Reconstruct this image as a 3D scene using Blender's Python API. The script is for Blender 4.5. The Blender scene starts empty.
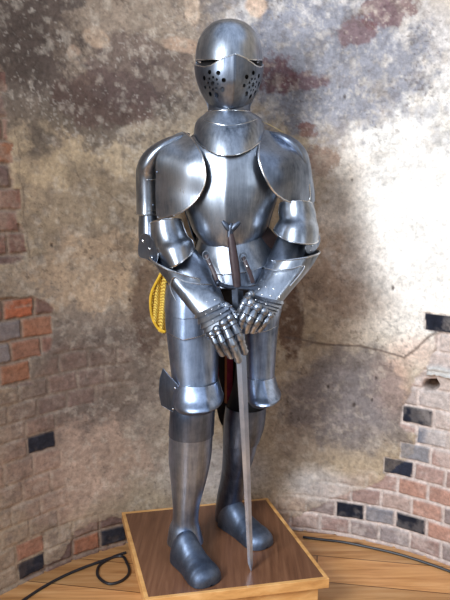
import bpy, math
import numpy as np
from mathutils import Vector

rng = np.random.default_rng(7)
C = bpy.context.scene.collection
# ------------------------------------------------------------------ camera
H, FPX, PITCH = 1.49, 640.0, math.radians(10.6)
cam = bpy.data.objects.new('camera', bpy.data.cameras.new('camera'))
C.objects.link(cam); bpy.context.scene.camera = cam
cam.location = (0, 0, H); cam.rotation_euler = (math.pi/2 - PITCH, 0, 0)
cam.data.sensor_fit = 'VERTICAL'; cam.data.sensor_height = 24; cam.data.lens = 24*FPX/600
cam.data.clip_start = .05

def ray(px, py):
    x = (px-225)/FPX; z = (300-py)/FPX
    return np.array([x, math.cos(PITCH)+z*math.sin(PITCH), -math.sin(PITCH)+z*math.cos(PITCH)])
def P(px, py, Y):                      # measured spot of the photo at depth Y -> metres
    d = ray(px, py); d = d*(Y/d[1]); d[2] += H; return d
def G(px, py, z=.17):                  # measured spot on a horizontal plane
    d = ray(px, py); return d*((z-H)/d[2]) + np.array([0, 0, H])

# ------------------------------------------------------------------ objects
def tag(o, label=None, cat=None, group=None, kind=None):
    for k, v in (('label', label), ('category', cat), ('group', group), ('kind', kind)):
        if v: o[k] = v
    return o
def empty(name, loc):
    o = bpy.data.objects.new(name, None); C.objects.link(o); o.location = loc; o.empty_display_size = .05
    return o
def mesh(name, verts, faces, mat, parent=None, smooth=True, thick=0, split=35, bevel=0, sub=0):
    me = bpy.data.meshes.new(name)
    me.from_pydata([tuple(float(c) for c in v) for v in verts], [], [tuple(f) for f in faces])
    me.update(); me.materials.append(mat)
    o = bpy.data.objects.new(name, me); C.objects.link(o)
    if smooth: me.polygons.foreach_set('use_smooth', [True]*len(me.polygons))
    if parent is not None:
        w = Vector((0, 0, 0)); q = parent
        while q is not None: w += q.location; q = q.parent
        o.parent = parent
        me.transform(__import__('mathutils').Matrix.Translation(-w))
    if thick:
        m = o.modifiers.new('thick', 'SOLIDIFY'); m.thickness = thick; m.offset = 0
    if bevel:
        m = o.modifiers.new('bevel', 'BEVEL'); m.width = bevel; m.segments = 2; m.limit_method = 'ANGLE'
    if sub:
        m = o.modifiers.new('sub', 'SUBSURF'); m.levels = sub; m.render_levels = sub
    if smooth and split:
        m = o.modifiers.new('split', 'EDGE_SPLIT'); m.split_angle = math.radians(split)
    return o
class MB:
    def __init__(s): s.v = []; s.f = []
    def add(s, v, f):
        n = len(s.v); s.v += [np.array(q, float) for q in v]; s.f += [tuple(i+n for i in q) for q in f]; return s
    def build(s, *a, **k): return mesh(a[0], s.v, s.f, *a[1:], **k)
def cr(K, m, closed=False):            # Catmull-Rom through the rows of K
    K = np.array(K, float); n = len(K); out = []
    segs = n if closed else n-1
    for i in range(segs):
        g = (lambda j: K[j % n]) if closed else (lambda j: K[min(max(j, 0), n-1)])
        p0, p1, p2, p3 = g(i-1), g(i), g(i+1), g(i+2)
        for j in range(m):
            t = j/m
            out.append(.5*((2*p1)+(p2-p0)*t+(2*p0-5*p1+4*p2-p3)*t*t+(3*p1-p0-3*p2+p3)*t**3))
    if not closed: out.append(K[-1])
    return np.array(out)
def grid_faces(nr, nc, wrap=False, off=0):
    f = []
    for i in range(nr-1):
        for j in range(nc if wrap else nc-1):
            k = (j+1) % nc
            f.append((off+i*nc+j, off+i*nc+k, off+(i+1)*nc+k, off+(i+1)*nc+j))
    return f
def tube_geo(pts, r, n=8, closed=False, flat=1.0):
    pts = [np.array(p, float) for p in pts]; N = len(pts); v = []; up = np.array([0, -1., .15])
    rr = r if hasattr(r, '__len__') else [r]*N
    for i, p in enumerate(pts):
        a = pts[(i-1) % N] if closed or i > 0 else pts[0]; b = pts[(i+1) % N] if closed or i < N-1 else pts[-1]
        t = b-a; t /= np.linalg.norm(t)+1e-9
        u = np.cross(t, up)
        if np.linalg.norm(u) < 1e-3: u = np.cross(t, [1, 0, 0])
        u /= np.linalg.norm(u); w = np.cross(t, u)
        for k in range(n):
            q = 2*math.pi*k/n; v.append(p+rr[i]*(math.cos(q)*u+flat*math.sin(q)*w))
    f = grid_faces(N, n, True)
    if closed:
        f += [((N-1)*n+j, (N-1)*n+(j+1) % n, (j+1) % n, j) for j in range(n)]
    else:
        f += [tuple(range(n))[::-1], tuple((N-1)*n+j for j in range(n))]
    return v, f
def tube(name, pts, r, mat, parent=None, **k):
    v, f = tube_geo(pts, r, **{a: k.pop(a) for a in ('n', 'closed', 'flat') if a in k})
    return mesh(name, v, f, mat, parent, **k)
def ball_geo(c, r, n=10, m=7, s=(1, 1, 1)):
    v = []; c = np.array(c)
    for i in range(m+1):
        th = math.pi*i/m
        for j in range(n):
            a = 2*math.pi*j/n
            v.append(c+r*np.array([math.sin(th)*math.cos(a)*s[0], math.sin(th)*math.sin(a)*s[1], math.cos(th)*s[2]]))
    return v, grid_faces(m+1, n, True)
def box_geo(a, b):
    v = [(x, y, z) for z in (a[2], b[2]) for y in (a[1], b[1]) for x in (a[0], b[0])]
    return v, [(0, 2, 3, 1), (4, 5, 7, 6), (0, 1, 5, 4), (2, 6, 7, 3), (0, 4, 6, 2), (1, 3, 7, 5)]

# ------------------------------------------------------------------ materials
def srgb(r, g, b):
    return tuple(((c/255)/12.92 if c/255 <= .04045 else ((c/255+.055)/1.055)**2.4) for c in (r, g, b))
def new_mat(name, rough=.5, metal=0, col=(128, 128, 128)):
    m = bpy.data.materials.new(name); m.use_nodes = True
    nt = m.node_tree; b = nt.nodes['Principled BSDF']
    b.inputs['Roughness'].default_value = rough; b.inputs['Metallic'].default_value = metal
    b.inputs['Base Color'].default_value = (*srgb(*col), 1)
    return m, nt, b
def N(nt, t, **k):
    n = nt.nodes.new(t)
    for a, b in k.items():
        if a in n.inputs: n.inputs[a].default_value = b
        else: setattr(n, a, b)
    return n
def ramp(nt, src, stops):
    r = nt.nodes.new('ShaderNodeValToRGB'); nt.links.new(src, r.inputs[0])
    while len(r.color_ramp.elements) < len(stops): r.color_ramp.elements.new(.5)
    for e, (p, c) in zip(r.color_ramp.elements, stops): e.position = p; e.color = (*c, 1)
    return r
def coords(nt, scale=(1, 1, 1), rot=(0, 0, 0)):
    t = nt.nodes.new('ShaderNodeTexCoord'); m = nt.nodes.new('ShaderNodeMapping')
    m.inputs['Scale'].default_value = scale; m.inputs['Rotation'].default_value = rot
    nt.links.new(t.outputs['Object'], m.inputs[0]); return m.outputs[0]
def steel(name, c0, c1, r0=.2, r1=.42, streak=(90, 90, 6), bump=.05):
    m, nt, b = new_mat(name, .3, 1.0)
    L = nt.links.new
    big = N(nt, 'ShaderNodeTexNoise', Scale=9.0, Detail=6.0, Roughness=.6); L(coords(nt), big.inputs['Vector'])
    fine = N(nt, 'ShaderNodeTexNoise', Scale=1.0, Detail=5.0, Roughness=.7); L(coords(nt, streak), fine.inputs['Vector'])
    mix = N(nt, 'ShaderNodeMath', operation='MULTIPLY_ADD'); L(fine.outputs[0], mix.inputs[0]); mix.inputs[1].default_value = .5
    L(big.outputs[0], mix.inputs[2])
    r = ramp(nt, mix.outputs[0], [(.48, srgb(*c0)), (.95, srgb(*c1))]); L(r.outputs[0], b.inputs['Base Color'])
    rr = N(nt, 'ShaderNodeMapRange'); L(mix.outputs[0], rr.inputs[0])
    rr.inputs[1].default_value = .4; rr.inputs[2].default_value = 1.0; rr.inputs[3].default_value = r1; rr.inputs[4].default_value = r0
    L(rr.outputs[0], b.inputs['Roughness'])
    bp = N(nt, 'ShaderNodeBump', Strength=bump, Distance=.004); L(fine.outputs[0], bp.inputs['Height']); L(bp.outputs[0], b.inputs['Normal'])
    return m
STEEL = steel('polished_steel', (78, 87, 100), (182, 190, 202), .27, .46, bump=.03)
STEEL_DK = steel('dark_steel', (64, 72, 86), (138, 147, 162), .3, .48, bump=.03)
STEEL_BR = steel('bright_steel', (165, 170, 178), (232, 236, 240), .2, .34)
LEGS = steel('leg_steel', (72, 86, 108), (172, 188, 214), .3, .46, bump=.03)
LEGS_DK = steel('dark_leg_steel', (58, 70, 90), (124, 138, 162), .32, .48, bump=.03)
BOOT = steel('blackened_steel', (70, 80, 98), (116, 130, 152), .46, .6, streak=(50, 50, 50), bump=.2)
IRON = steel('dark_iron', (40, 45, 56), (92, 100, 114), .34, .5)
BLADE = steel('blade_steel', (134, 146, 166), (196, 208, 226), .28, .42, streak=(60, 60, 3))
def plain(name, col, rough=.7, metal=0, var=.25, scale=40, bump=.3):
    m, nt, b = new_mat(name, rough, metal, col); L = nt.links.new
    n = N(nt, 'ShaderNodeTexNoise', Scale=float(scale), Detail=5.0); L(coords(nt), n.inputs['Vector'])
    c = np.array(srgb(*col))
    r = ramp(nt, n.outputs[0], [(.3, tuple(c*(1-var))), (.7, tuple(np.minimum(c*(1+var), 1)))]); L(r.outputs[0], b.inputs['Base Color'])
    bp = N(nt, 'ShaderNodeBump', Strength=bump, Distance=.003); L(n.outputs[0], bp.inputs['Height']); L(bp.outputs[0], b.inputs['Normal'])
    return m
BLACK = plain('black_lining', (20, 18, 20), .85)
RED = plain('crimson_cloth', (120, 18, 48), .8, var=.35)
LEATHER = plain('brown_leather', (52, 38, 42), .5, var=.35, scale=60)
DKLEATHER = plain('dark_leather', (50, 36, 34), .55, scale=60)
CABLE = plain('black_rubber', (28, 28, 34), .45, bump=.05)
POST = plain('post_wood', (140, 84, 38), .5, scale=20)
def wood(name, c0, c1, c2, scale=(1.2, 14, 14), rot=0, rough=.4, planks=0, spots=False, coat=0, warp=2.0):
    m, nt, b = new_mat(name, rough); L = nt.links.new
    co = coords(nt, scale, (0, 0, rot))
    n = N(nt, 'ShaderNodeTexNoise', Scale=2.2, Detail=9.0, Roughness=.62, Distortion=warp*.25); L(co, n.inputs['Vector'])
    base = n.outputs[0]
    r = ramp(nt, base, [(.28, srgb(*c0)), (.5, srgb(*c1)), (.72, srgb(*c2))]); col = r.outputs[0]
    if planks:
        cp = coords(nt, (1, 1, 1), (0, 0, rot))
        br = nt.nodes.new('ShaderNodeTexBrick'); L(cp, br.inputs['Vector'])
        for k, v in (('Scale', 1.0), ('Brick Width', 2.6), ('Row Height', planks), ('Mortar Size', .0022), ('Mortar Smooth', .3)): br.inputs[k].default_value = v
        br.inputs['Color1'].default_value = (.72, .72, .72, 1); br.inputs['Color2'].default_value = (1.15, 1.1, 1.05, 1); br.inputs['Mortar'].default_value = (.12, .08, .05, 1)
        mx = N(nt, 'ShaderNodeMix', data_type='RGBA', blend_type='MULTIPLY'); mx.inputs[0].default_value = 1
        L(col, mx.inputs[6]); L(br.outputs[0], mx.inputs[7]); col = mx.outputs[2]
    if spots:                           # knots
        vo = N(nt, 'ShaderNodeTexVoronoi', Scale=2.3); L(coords(nt, (1, 2.2, 1), (0, 0, rot)), vo.inputs['Vector'])
        k = ramp(nt, vo.outputs['Distance'], [(.03, (0, 0, 0)), (.09, (1, 1, 1))])
        mx = N(nt, 'ShaderNodeMix', data_type='RGBA'); L(k.outputs[0], mx.inputs[0]); mx.inputs[6].default_value = (*srgb(82, 44, 18), 1); L(col, mx.inputs[7]); col = mx.outputs[2]
    L(col, b.inputs['Base Color'])
    b.inputs['Coat Weight'].default_value = coat; b.inputs['Coat Roughness'].default_value = .25
    bp = N(nt, 'ShaderNodeBump', Strength=.12, Distance=.002); L(base, bp.inputs['Height']); L(bp.outputs[0], b.inputs['Normal'])
    return m
FLOORW = wood('pine_boards', (160, 108, 62), (204, 152, 98), (228, 184, 132), (1.0, 13, 13), math.radians(9), .33, planks=.17, spots=True, coat=.3)
WALNUT = wood('walnut_veneer', (86, 54, 36), (108, 72, 50), (128, 90, 66), (30, 2.0, 30), math.radians(-13), .42, coat=.12)
OAK = wood('oak_edging', (170, 118, 64), (208, 156, 94), (228, 182, 122), (3, 9, 9), math.radians(-13), .4, coat=.2)

# ------------------------------------------------------------------ the setting: round brick and plaster wall
CX, CY, RAD = .12, 1.35, 1.2
def wall_uv(px, py):
    a, b, c = ray(px, py)
    A = a*a+b*b; B = -2*(a*CX+b*CY); Cc = CX*CX+CY*CY-RAD*RAD
    t = (-B+math.sqrt(max(B*B-4*A*Cc, 0)))/2/A
    return RAD*math.atan2(a*t-CX, b*t-CY), H+c*t
def lattice(shape, seed):
    return np.random.default_rng(seed).random(shape)
def vnoise(u, v, freq, seed):
    L = lattice((257, 257), seed); x = u*freq+61.7; y = v*freq+37.3
    xi = np.floor(x).astype(int); yi = np.floor(y).astype(int); fx = x-xi; fy = y-yi
    fx = fx*fx*(3-2*fx); fy = fy*fy*(3-2*fy); a = xi % 256; b = yi % 256
    return (L[a, b]*(1-fx)+L[a+1, b]*fx)*(1-fy)+(L[a, b+1]*(1-fx)+L[a+1, b+1]*fx)*fy
def fbm(u, v, freq, seed, oct=5, gain=.5):
    s = 0; a = 1; t = 0
    for i in range(oct):
        s = s+a*vnoise(u+i*3.1, v+i*1.7, freq*2**i, seed+i); t += a; a *= gain
    return s/t
def sm(x, a, b):
    t = np.clip((x-a)/(b-a), 0, 1); return t*t*(3-2*t)
def poly_sd(u, v, poly):                # >0 inside
    inside = np.zeros(u.shape, bool); d = np.full(u.shape, 9.)
    n = len(poly)
    for i in range(n):
        (x0, y0), (x1, y1) = poly[i], poly[(i+1) % n]
        c = ((y0 > v) != (y1 > v)) & (u < (x1-x0)*(v-y0)/(y1-y0+1e-12)+x0); inside ^= c
        d = np.minimum(d, seg_d(u, v, x0, y0, x1, y1))
    return np.where(inside, d, -d)
def seg_d(u, v, x0, y0, x1, y1):
    dx, dy = x1-x0, y1-y0; t = np.clip(((u-x0)*dx+(v-y0)*dy)/(dx*dx+dy*dy+1e-12), 0, 1)
    return np.hypot(u-x0-t*dx, v-y0-t*dy)
ue = np.concatenate([np.arange(-2.3, -1.32, .05), np.arange(-1.32, 1.06, .0048), np.arange(1.06, 2.3, .05)])
ve = np.concatenate([np.arange(-.02, 2.22, .0048), np.arange(2.22, 2.95, .05)])
U, Vv = np.meshgrid(ue, ve)             # rows = v
wu = U+.05*(fbm(U, Vv, 6, 11)-.5)+.02*(fbm(U, Vv, 30, 12)-.5)
wv = Vv+.05*(fbm(U, Vv, 6, 21)-.5)+.02*(fbm(U, Vv, 30, 22)-.5)
col = np.zeros(U.shape+(3,)); col[:] = srgb(176, 158, 134)
def blend(mask, rgb):
    c = np.array(srgb(*rgb)); col[:] = col*(1-mask[..., None])+c*mask[..., None]
def blob(px, py, rx, ry, rgb, k=1., soft=.6, patch=0, seed=0, f=18, th=.5):
    u0, v0 = wall_uv(px, py); s = .00365
    d = np.hypot((wu-u0)/(rx*s), (wv-v0)/(ry*s))
    m = 1-sm(d, 1-soft, 1+soft*.6)
    if patch:
        n = fbm(U, Vv, f, 100+seed, 5, .62); n = n*.72+.28*fbm(U, Vv, f*4.3, 300+seed, 4, .75); m = sm(m*.5+n, th+.22, th+.22+(.36-.26*patch))*np.minimum(m*3, 1)
    blend(m*k, rgb)
# broad tones
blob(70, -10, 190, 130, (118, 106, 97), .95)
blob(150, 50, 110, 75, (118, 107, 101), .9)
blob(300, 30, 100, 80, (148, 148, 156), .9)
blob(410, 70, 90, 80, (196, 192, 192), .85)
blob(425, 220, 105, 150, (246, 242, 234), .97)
blob(350, 260, 66, 75, (184, 162, 142), .85)
blob(330, 180, 40, 60, (190, 170, 148), .7)
blob(60, 190, 75, 75, (182, 160, 130), .9)
blob(95, 262, 70, 40, (140, 126, 110), .8)
blob(30, 290, 50, 30, (136, 122, 108), .7)
blob(85, 340, 90, 50, (132, 118, 108), .85)
blob(70, 430, 90, 55, (142, 124, 112), .85)
blob(95, 480, 50, 45, (168, 146, 128), .8)
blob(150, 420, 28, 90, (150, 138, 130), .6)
blob(350, 400, 62, 60, (146, 138, 136), .9)
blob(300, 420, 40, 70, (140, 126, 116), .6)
blob(320, 488, 46, 24, (206, 200, 196), .8)
blob(215, 470, 60, 40, (190, 184, 182), .8)
blob(392, 385, 22, 40, (196, 164, 146), .7)
blob(415, 350, 25, 20, (222, 196, 180), .7)
# peeling paint, stains and dark patches
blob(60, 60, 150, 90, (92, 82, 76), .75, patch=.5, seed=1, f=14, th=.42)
blob(150, 40, 120, 70, (166, 148, 130), .7, patch=.6, seed=2, f=16, th=.52)
blob(330, 60, 130, 90, (206, 200, 196), .8, patch=.6, seed=3, f=15, th=.5)
blob(320, 70, 130, 80, (116, 120, 134), .75, patch=.5, seed=4, f=17, th=.47)
blob(380, 150, 90, 60, (150, 150, 158), .6, patch=.5, seed=5, f=20, th=.5)
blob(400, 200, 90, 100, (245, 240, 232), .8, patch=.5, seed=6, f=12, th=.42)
blob(105, 100, 58, 26, (92, 72, 66), .75, patch=.7, seed=7, f=22, th=.36)
blob(140, 75, 60, 40, (98, 82, 78), .65, patch=.7, seed=8, f=26, th=.46)
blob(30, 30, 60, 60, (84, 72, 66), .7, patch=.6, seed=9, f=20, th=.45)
blob(390, 8, 34, 22, (108, 74, 74), .75, patch=.5, seed=10, f=34, th=.42)
blob(358, 34, 24, 16, (116, 84, 84), .7, patch=.5, seed=11, f=38, th=.45)
blob(277, 78, 24, 24, (104, 68, 70), .8, patch=.45, seed=12, f=42, th=.47)
blob(300, 82, 34, 12, (112, 76, 78), .7, patch=.45, seed=13, f=46, th=.48)
blob(322, 160, 20, 17, (112, 66, 52), .9, patch=.6, seed=14, f=60, th=.41)
blob(306, 131, 12, 9, (124, 84, 76), .8, patch=.7, seed=15, f=60, th=.46)
blob(95, 225, 120, 70, (112, 98, 86), .5, patch=.5, seed=16, f=14, th=.5)
blob(95, 270, 90, 50, (186, 160, 132), .7, patch=.5, seed=17, f=16, th=.52)
blob(90, 380, 110, 70, (104, 92, 86), .6, patch=.5, seed=18, f=15, th=.48)
blob(80, 470, 100, 60, (182, 156, 138), .65, patch=.5, seed=19, f=13, th=.47)
blob(350, 400, 90, 80, (112, 106, 108), .55, patch=.5, seed=20, f=15, th=.5)
blob(340, 270, 80, 60, (150, 126, 108), .5, patch=.4, seed=23, f=10, th=.48)
blob(290, 322, 16, 40, (84, 54, 46), .75, patch=.5, seed=21, f=26, th=.28)  # dark reddish-brown patch right of the hip
blob(150, 305, 22, 50, (92, 70, 60), .7, patch=.3, seed=22, f=18, th=.25)  # soft brown patch left of the hip
for (x, y, a, b, c) in ((97, 40, 15, 10, (178, 154, 132)), (182, 48, 20, 9, (176, 150, 130)), (191, 8, 9, 18, (206, 182, 160)),
                        (255, 6, 10, 12, (214, 186, 164)), (70, 52, 7, 6, (160, 138, 120))):
    blob(x, y, a, b, c, .95, soft=.22)
blend(sm(fbm(U, Vv, 95, 55, 3, .6)+.35*(fbm(U, Vv, 9, 56, 3)-.5), .70, .78)*sm(Vv, 1.35, 1.7)*.35, (205, 196, 184))     # flecks of old paint
blend(sm(fbm(U, Vv, 80, 57, 3, .6)+.4*(fbm(U, Vv, 7, 58, 3)-.5), .72, .82)*.5, (84, 70, 62))
blend(sm(fbm(U, Vv, 28, 59, 6, .65), .52, .72)*.35, (206, 194, 178)); blend(sm(fbm(U, Vv, 22, 66, 6, .65), .52, .72)*.35, (104, 92, 84))
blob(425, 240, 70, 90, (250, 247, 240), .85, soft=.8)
blob(330, 190, 40, 60, (204, 186, 166), .5)
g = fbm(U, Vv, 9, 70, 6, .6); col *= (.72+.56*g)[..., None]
# hairline edge of the upper plaster coat
line = [wall_uv(*q) for q in ((285, 338), (320, 343), (360, 345), (378, 350), (405, 358), (418, 347), (428, 336), (450, 322))]
dl = np.full(U.shape, 9.)
for a, b in zip(line[:-1], line[1:]): dl = np.minimum(dl, seg_d(wu*.35+U*.65, wv*.35+Vv*.65, *a, *b))
blend((1-sm(dl, .002, .007))*.75, (104, 92, 86))
upper = sm(Vv-np.interp(U, [q[0] for q in line], [q[1] for q in line]), -.006, .004)*sm(U, .2, .3)
height = .004*upper
for cl in (((300, 250), (308, 300), (296, 345)), ((96, 190), (120, 205), (112, 240), (122, 262)), ((10, 95), (20, 150), (24, 200), (26, 262))):
    q = [wall_uv(*s) for s in cl]; d = np.full(U.shape, 9.)
    for a, b in zip(q[:-1], q[1:]): d = np.minimum(d, seg_d(wu, wv, *a, *b))
    blend((1-sm(d, .001, .004))*.5, (110, 94, 82))
# faint stones showing through the coat, and small pits
for (x, y, r) in ((372, 400, 2), (354, 405, 2.4), (328, 387, 2), (376, 378, 1.6), (393, 288, 2.4), (345, 97, 2), (352, 180, 1.6), (130, 300, 2), (52, 245, 1.8)):
    u0, v0 = wall_uv(x, y); d = np.hypot(U-u0, (Vv-v0)*.6); m = 1-sm(d, .3*r*.0037, r*.0037); blend(m*.85, (58, 46, 42)); height = height-.004*m
# bricks
CH, V0, BL = .0765, .086, .1245
def course(u, v):                        # course number and height share; courses rise a little at the left
    q = (v-V0)/CH-np.where(u < 0, .25*np.exp(-((v-.53)/.13)**2)+.05, 0); c = np.floor(q); return c.astype(int), q-c
def bond(u, c):                          # brick number and length share in its course
    cl = np.where(c <= 0, -.946, np.where(c == 5, -.877, -.867+.048*(c-11)))-.0575
    left = u < 0; ph = np.where(left, cl, .35-np.where(c % 2, BL/2, 0)); L = np.where(left, .115, BL)
    q = (u-ph)/L; b = np.floor(q); return b.astype(int), q-b
crs, fv = course(U, wv*.25+Vv*.75)
bi, fu = bond(wu*.25+U*.75, crs)
edge = np.minimum(np.minimum(fu, 1-fu)*BL, np.minimum(fv, 1-fv)*CH)+.004*(fbm(U, Vv, 60, 81, 3)-.5)
brick = sm(edge, .004, .009)
hb = (np.sin(bi*127.1+crs*311.7)*43758.5453) % 1.0
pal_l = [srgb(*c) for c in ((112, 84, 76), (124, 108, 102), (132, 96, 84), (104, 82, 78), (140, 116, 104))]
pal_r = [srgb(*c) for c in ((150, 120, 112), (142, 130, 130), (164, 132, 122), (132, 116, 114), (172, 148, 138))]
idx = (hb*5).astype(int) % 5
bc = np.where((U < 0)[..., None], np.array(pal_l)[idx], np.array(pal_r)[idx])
forced = np.zeros(U.shape)
def setb(px, py, rgb, n=1):
    u0, v0 = wall_uv(px, py); c = int(course(np.float64(u0), np.float64(v0))[0]); b = int(bond(np.float64(u0), np.int64(c))[0])
    m = (crs == c) & (bi == b) & ((U < 0) == (u0 < 0)); bc[m] = srgb(*rgb); forced[m] = n
BLK = (32, 35, 46); ORG = (172, 124, 104)
for (x, y, c, n) in ((349, 511, BLK, 1), (412, 524, BLK, 1), (379, 517, (110, 112, 122), 1), (412, 490, ORG, 1), (431, 510, (172, 128, 110), 1), (446, 500, (172, 126, 108), 1),
                     (443, 532, ORG, 1), (411, 417, BLK, 1), (445, 333, BLK, 1), (402, 472, (44, 48, 62), .8), (436, 442, (92, 100, 116), .7), (418, 450, (120, 122, 130), .7),
                     (39, 325, (154, 102, 76), 1), (27, 347, (144, 100, 80), 1), (14, 373, (150, 100, 74), 1), (5, 312, (172, 92, 58), 1), (8, 350, (128, 120, 120), 1), (12, 330, (120, 112, 112), 1),
                     (75, 375, (124, 92, 84), .55), (105, 368, (118, 92, 86), .55), (64, 397, (138, 106, 92), .5), (92, 390, (122, 94, 88), .5), (38, 405, (116, 92, 86), .6), (70, 355, (126, 92, 82), .4),
                     (42, 443, (46, 46, 54), 1), (32, 568, (44, 44, 52), 1), (88, 541, (156, 98, 70), 1), (112, 532, (48, 48, 56), 1), (28, 549, (166, 112, 88), .9),
                     (12, 70, (100, 66, 60), 1), (6, 150, (150, 96, 66), 1), (8, 245, (108, 74, 66), 1), (8, 200, (128, 84, 70), 1)):
    setb(x, y, c, n)
polys = [[(-40, 40), (2, 62), (5, 100), (10, 150), (18, 190), (20, 262), (-60, 280)],
         [(-60, 296), (30, 300), (53, 308), (50, 350), (26, 366), (30, 385), (-60, 400)],
         [(480, 300), (448, 322), (432, 334), (436, 350), (424, 372), (402, 402), (396, 425), (414, 436), (412, 455), (400, 464), (388, 474), (372, 486), (350, 494), (330, 500), (300, 516), (250, 530), (250, 620), (480, 640)],
         [(20, 575), (60, 562), (75, 532), (118, 520), (150, 520), (240, 530), (240, 570), (120, 570), (40, 620)]]
expo = np.full(U.shape, -9.)
for pl in polys:
    expo = np.maximum(expo, poly_sd(wu, wv, [wall_uv(*q) for q in pl]))
mask = sm(expo+.02*(fbm(U, Vv, 25, 90)-.5), -.004, .006)
faint = sm(poly_sd(wu, wv, [wall_uv(*q) for q in ((-60, 400), (30, 385), (60, 345), (130, 345), (132, 385), (60, 415), (70, 520), (130, 515), (130, 560), (0, 620), (-60, 620))]), -.03, .04)
faint = np.maximum(faint, sm(poly_sd(wu, wv, [wall_uv(*q) for q in ((275, 500), (370, 470), (380, 500), (300, 520), (260, 530))]), -.03, .03))
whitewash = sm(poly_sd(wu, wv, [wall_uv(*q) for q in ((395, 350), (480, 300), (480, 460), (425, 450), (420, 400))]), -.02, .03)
mask = np.maximum(mask, forced*sm(edge, .002, .006)*((expo > -.01) | (Vv < 1.02)))
mask = np.maximum(mask, faint*.38)
bn = fbm(U, Vv, 45, 95, 4, .6)
bcol = bc*(.7+.6*bn)[..., None]
lime = sm(fbm(U, Vv, 16, 97, 5, .6), .5, .66)*(.35+.55*whitewash)*(1-.65*(forced > .85))
lime = np.maximum(lime, sm(fbm(U, Vv, 20, 99, 5, .65), .4, .6)*.55*(U < 0)*(Vv > 1.05))
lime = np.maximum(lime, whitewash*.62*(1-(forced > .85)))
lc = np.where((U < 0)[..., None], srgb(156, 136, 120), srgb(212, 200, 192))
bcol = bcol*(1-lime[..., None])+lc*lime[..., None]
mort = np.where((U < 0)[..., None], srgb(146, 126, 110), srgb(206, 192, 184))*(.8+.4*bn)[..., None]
mf = (.16*(bc.sum(-1) > .15))[..., None]; bcol = bcol*(1-mf)+mf*lc; bfull = bcol*brick[..., None]+mort*(1-brick[..., None])
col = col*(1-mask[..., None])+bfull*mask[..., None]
bh = -.012+.009*brick+.004*(bn-.5)-.004*lime
height = height*(1-mask)+bh*mask+.006*(fbm(U, Vv, 8, 40, 3)-.5)+.0025*(fbm(U, Vv, 50, 41, 3)-.5)
# the ragged hole by the right edge with a pale stone ledge above it
u0, v0 = wall_uv(432, 386); hd = np.hypot((wu-u0)/1.5, wv-v0); m = 1-sm(hd, .012, .026)
col = col*(1-m[..., None])+np.array(srgb(70, 52, 40))*m[..., None]; height = height-.05*m
u0, v0 = wall_uv(442, 374); m = (1-sm(np.abs(wv-v0), .014, .022))*sm(wu, u0-.06, u0-.045); blendc = np.array(srgb(196, 194, 190))
col = col*(1-m[..., None])+blendc*m[..., None]; height = height+.028*m
# place on the curved shell (straight wings past the half circle)
r = RAD-height
ang = np.clip(U/RAD, -math.pi/2, math.pi/2); ext = np.abs(U)-RAD*math.pi/2; ext = np.where(ext > 0, ext, 0)
X = CX+r*np.sin(ang); Yy = CY+r*np.cos(ang)-ext
co = np.stack([X, Yy, Vv], -1).reshape(-1, 3)
nr, nc = U.shape
i = np.arange((nr-1)*nc).reshape(nr-1, nc)[:, :-1].ravel()
F = np.stack([i, i+1, i+nc+1, i+nc], -1)[:, ::-1]
me = bpy.data.meshes.new('wall_back')
me.vertices.add(len(co)); me.vertices.foreach_set('co', co.astype(np.float32).ravel())
me.loops.add(F.size); me.loops.foreach_set('vertex_index', F.astype(np.int32).ravel())
me.polygons.add(len(F)); me.polygons.foreach_set('loop_start', np.arange(0, F.size, 4, dtype=np.int32)); me.polygons.foreach_set('loop_total', np.full(len(F), 4, np.int32))
me.update(calc_edges=True); me.polygons.foreach_set('use_smooth', np.ones(len(F), bool))
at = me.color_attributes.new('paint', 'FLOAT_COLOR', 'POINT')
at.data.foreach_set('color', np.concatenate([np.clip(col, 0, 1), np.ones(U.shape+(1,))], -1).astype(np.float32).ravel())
WALL, nt, b = new_mat('old_plaster_and_brick', .9)
a = N(nt, 'ShaderNodeAttribute', attribute_name='paint')
n1 = N(nt, 'ShaderNodeTexNoise', Scale=55.0, Detail=8.0, Roughness=.7); nt.links.new(coords(nt), n1.inputs['Vector'])
mr = N(nt, 'ShaderNodeMapRange'); nt.links.new(n1.outputs[0], mr.inputs[0])
for k, v in ((1, .3), (2, .7), (3, .66), (4, 1.3)): mr.inputs[k].default_value = v
mx = N(nt, 'ShaderNodeMix', data_type='RGBA', blend_type='MULTIPLY'); mx.inputs[0].default_value = 1
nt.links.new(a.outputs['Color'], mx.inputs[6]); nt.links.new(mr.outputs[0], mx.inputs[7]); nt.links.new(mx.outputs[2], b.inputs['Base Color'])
bp = N(nt, 'ShaderNodeBump', Strength=.5, Distance=.006); nt.links.new(n1.outputs[0], bp.inputs['Height']); nt.links.new(bp.outputs[0], b.inputs['Normal'])
b.inputs['Specular IOR Level'].default_value = .2
me.materials.append(WALL)
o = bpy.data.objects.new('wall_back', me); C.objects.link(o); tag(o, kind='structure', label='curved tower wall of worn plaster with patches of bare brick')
# floor
v, f = box_geo((-1.35, -.6, -.05), (1.6, 2.8, 0))
o = mesh('floor', v, f, FLOORW, smooth=False); tag(o, kind='structure', label='pale pine floorboards')

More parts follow.
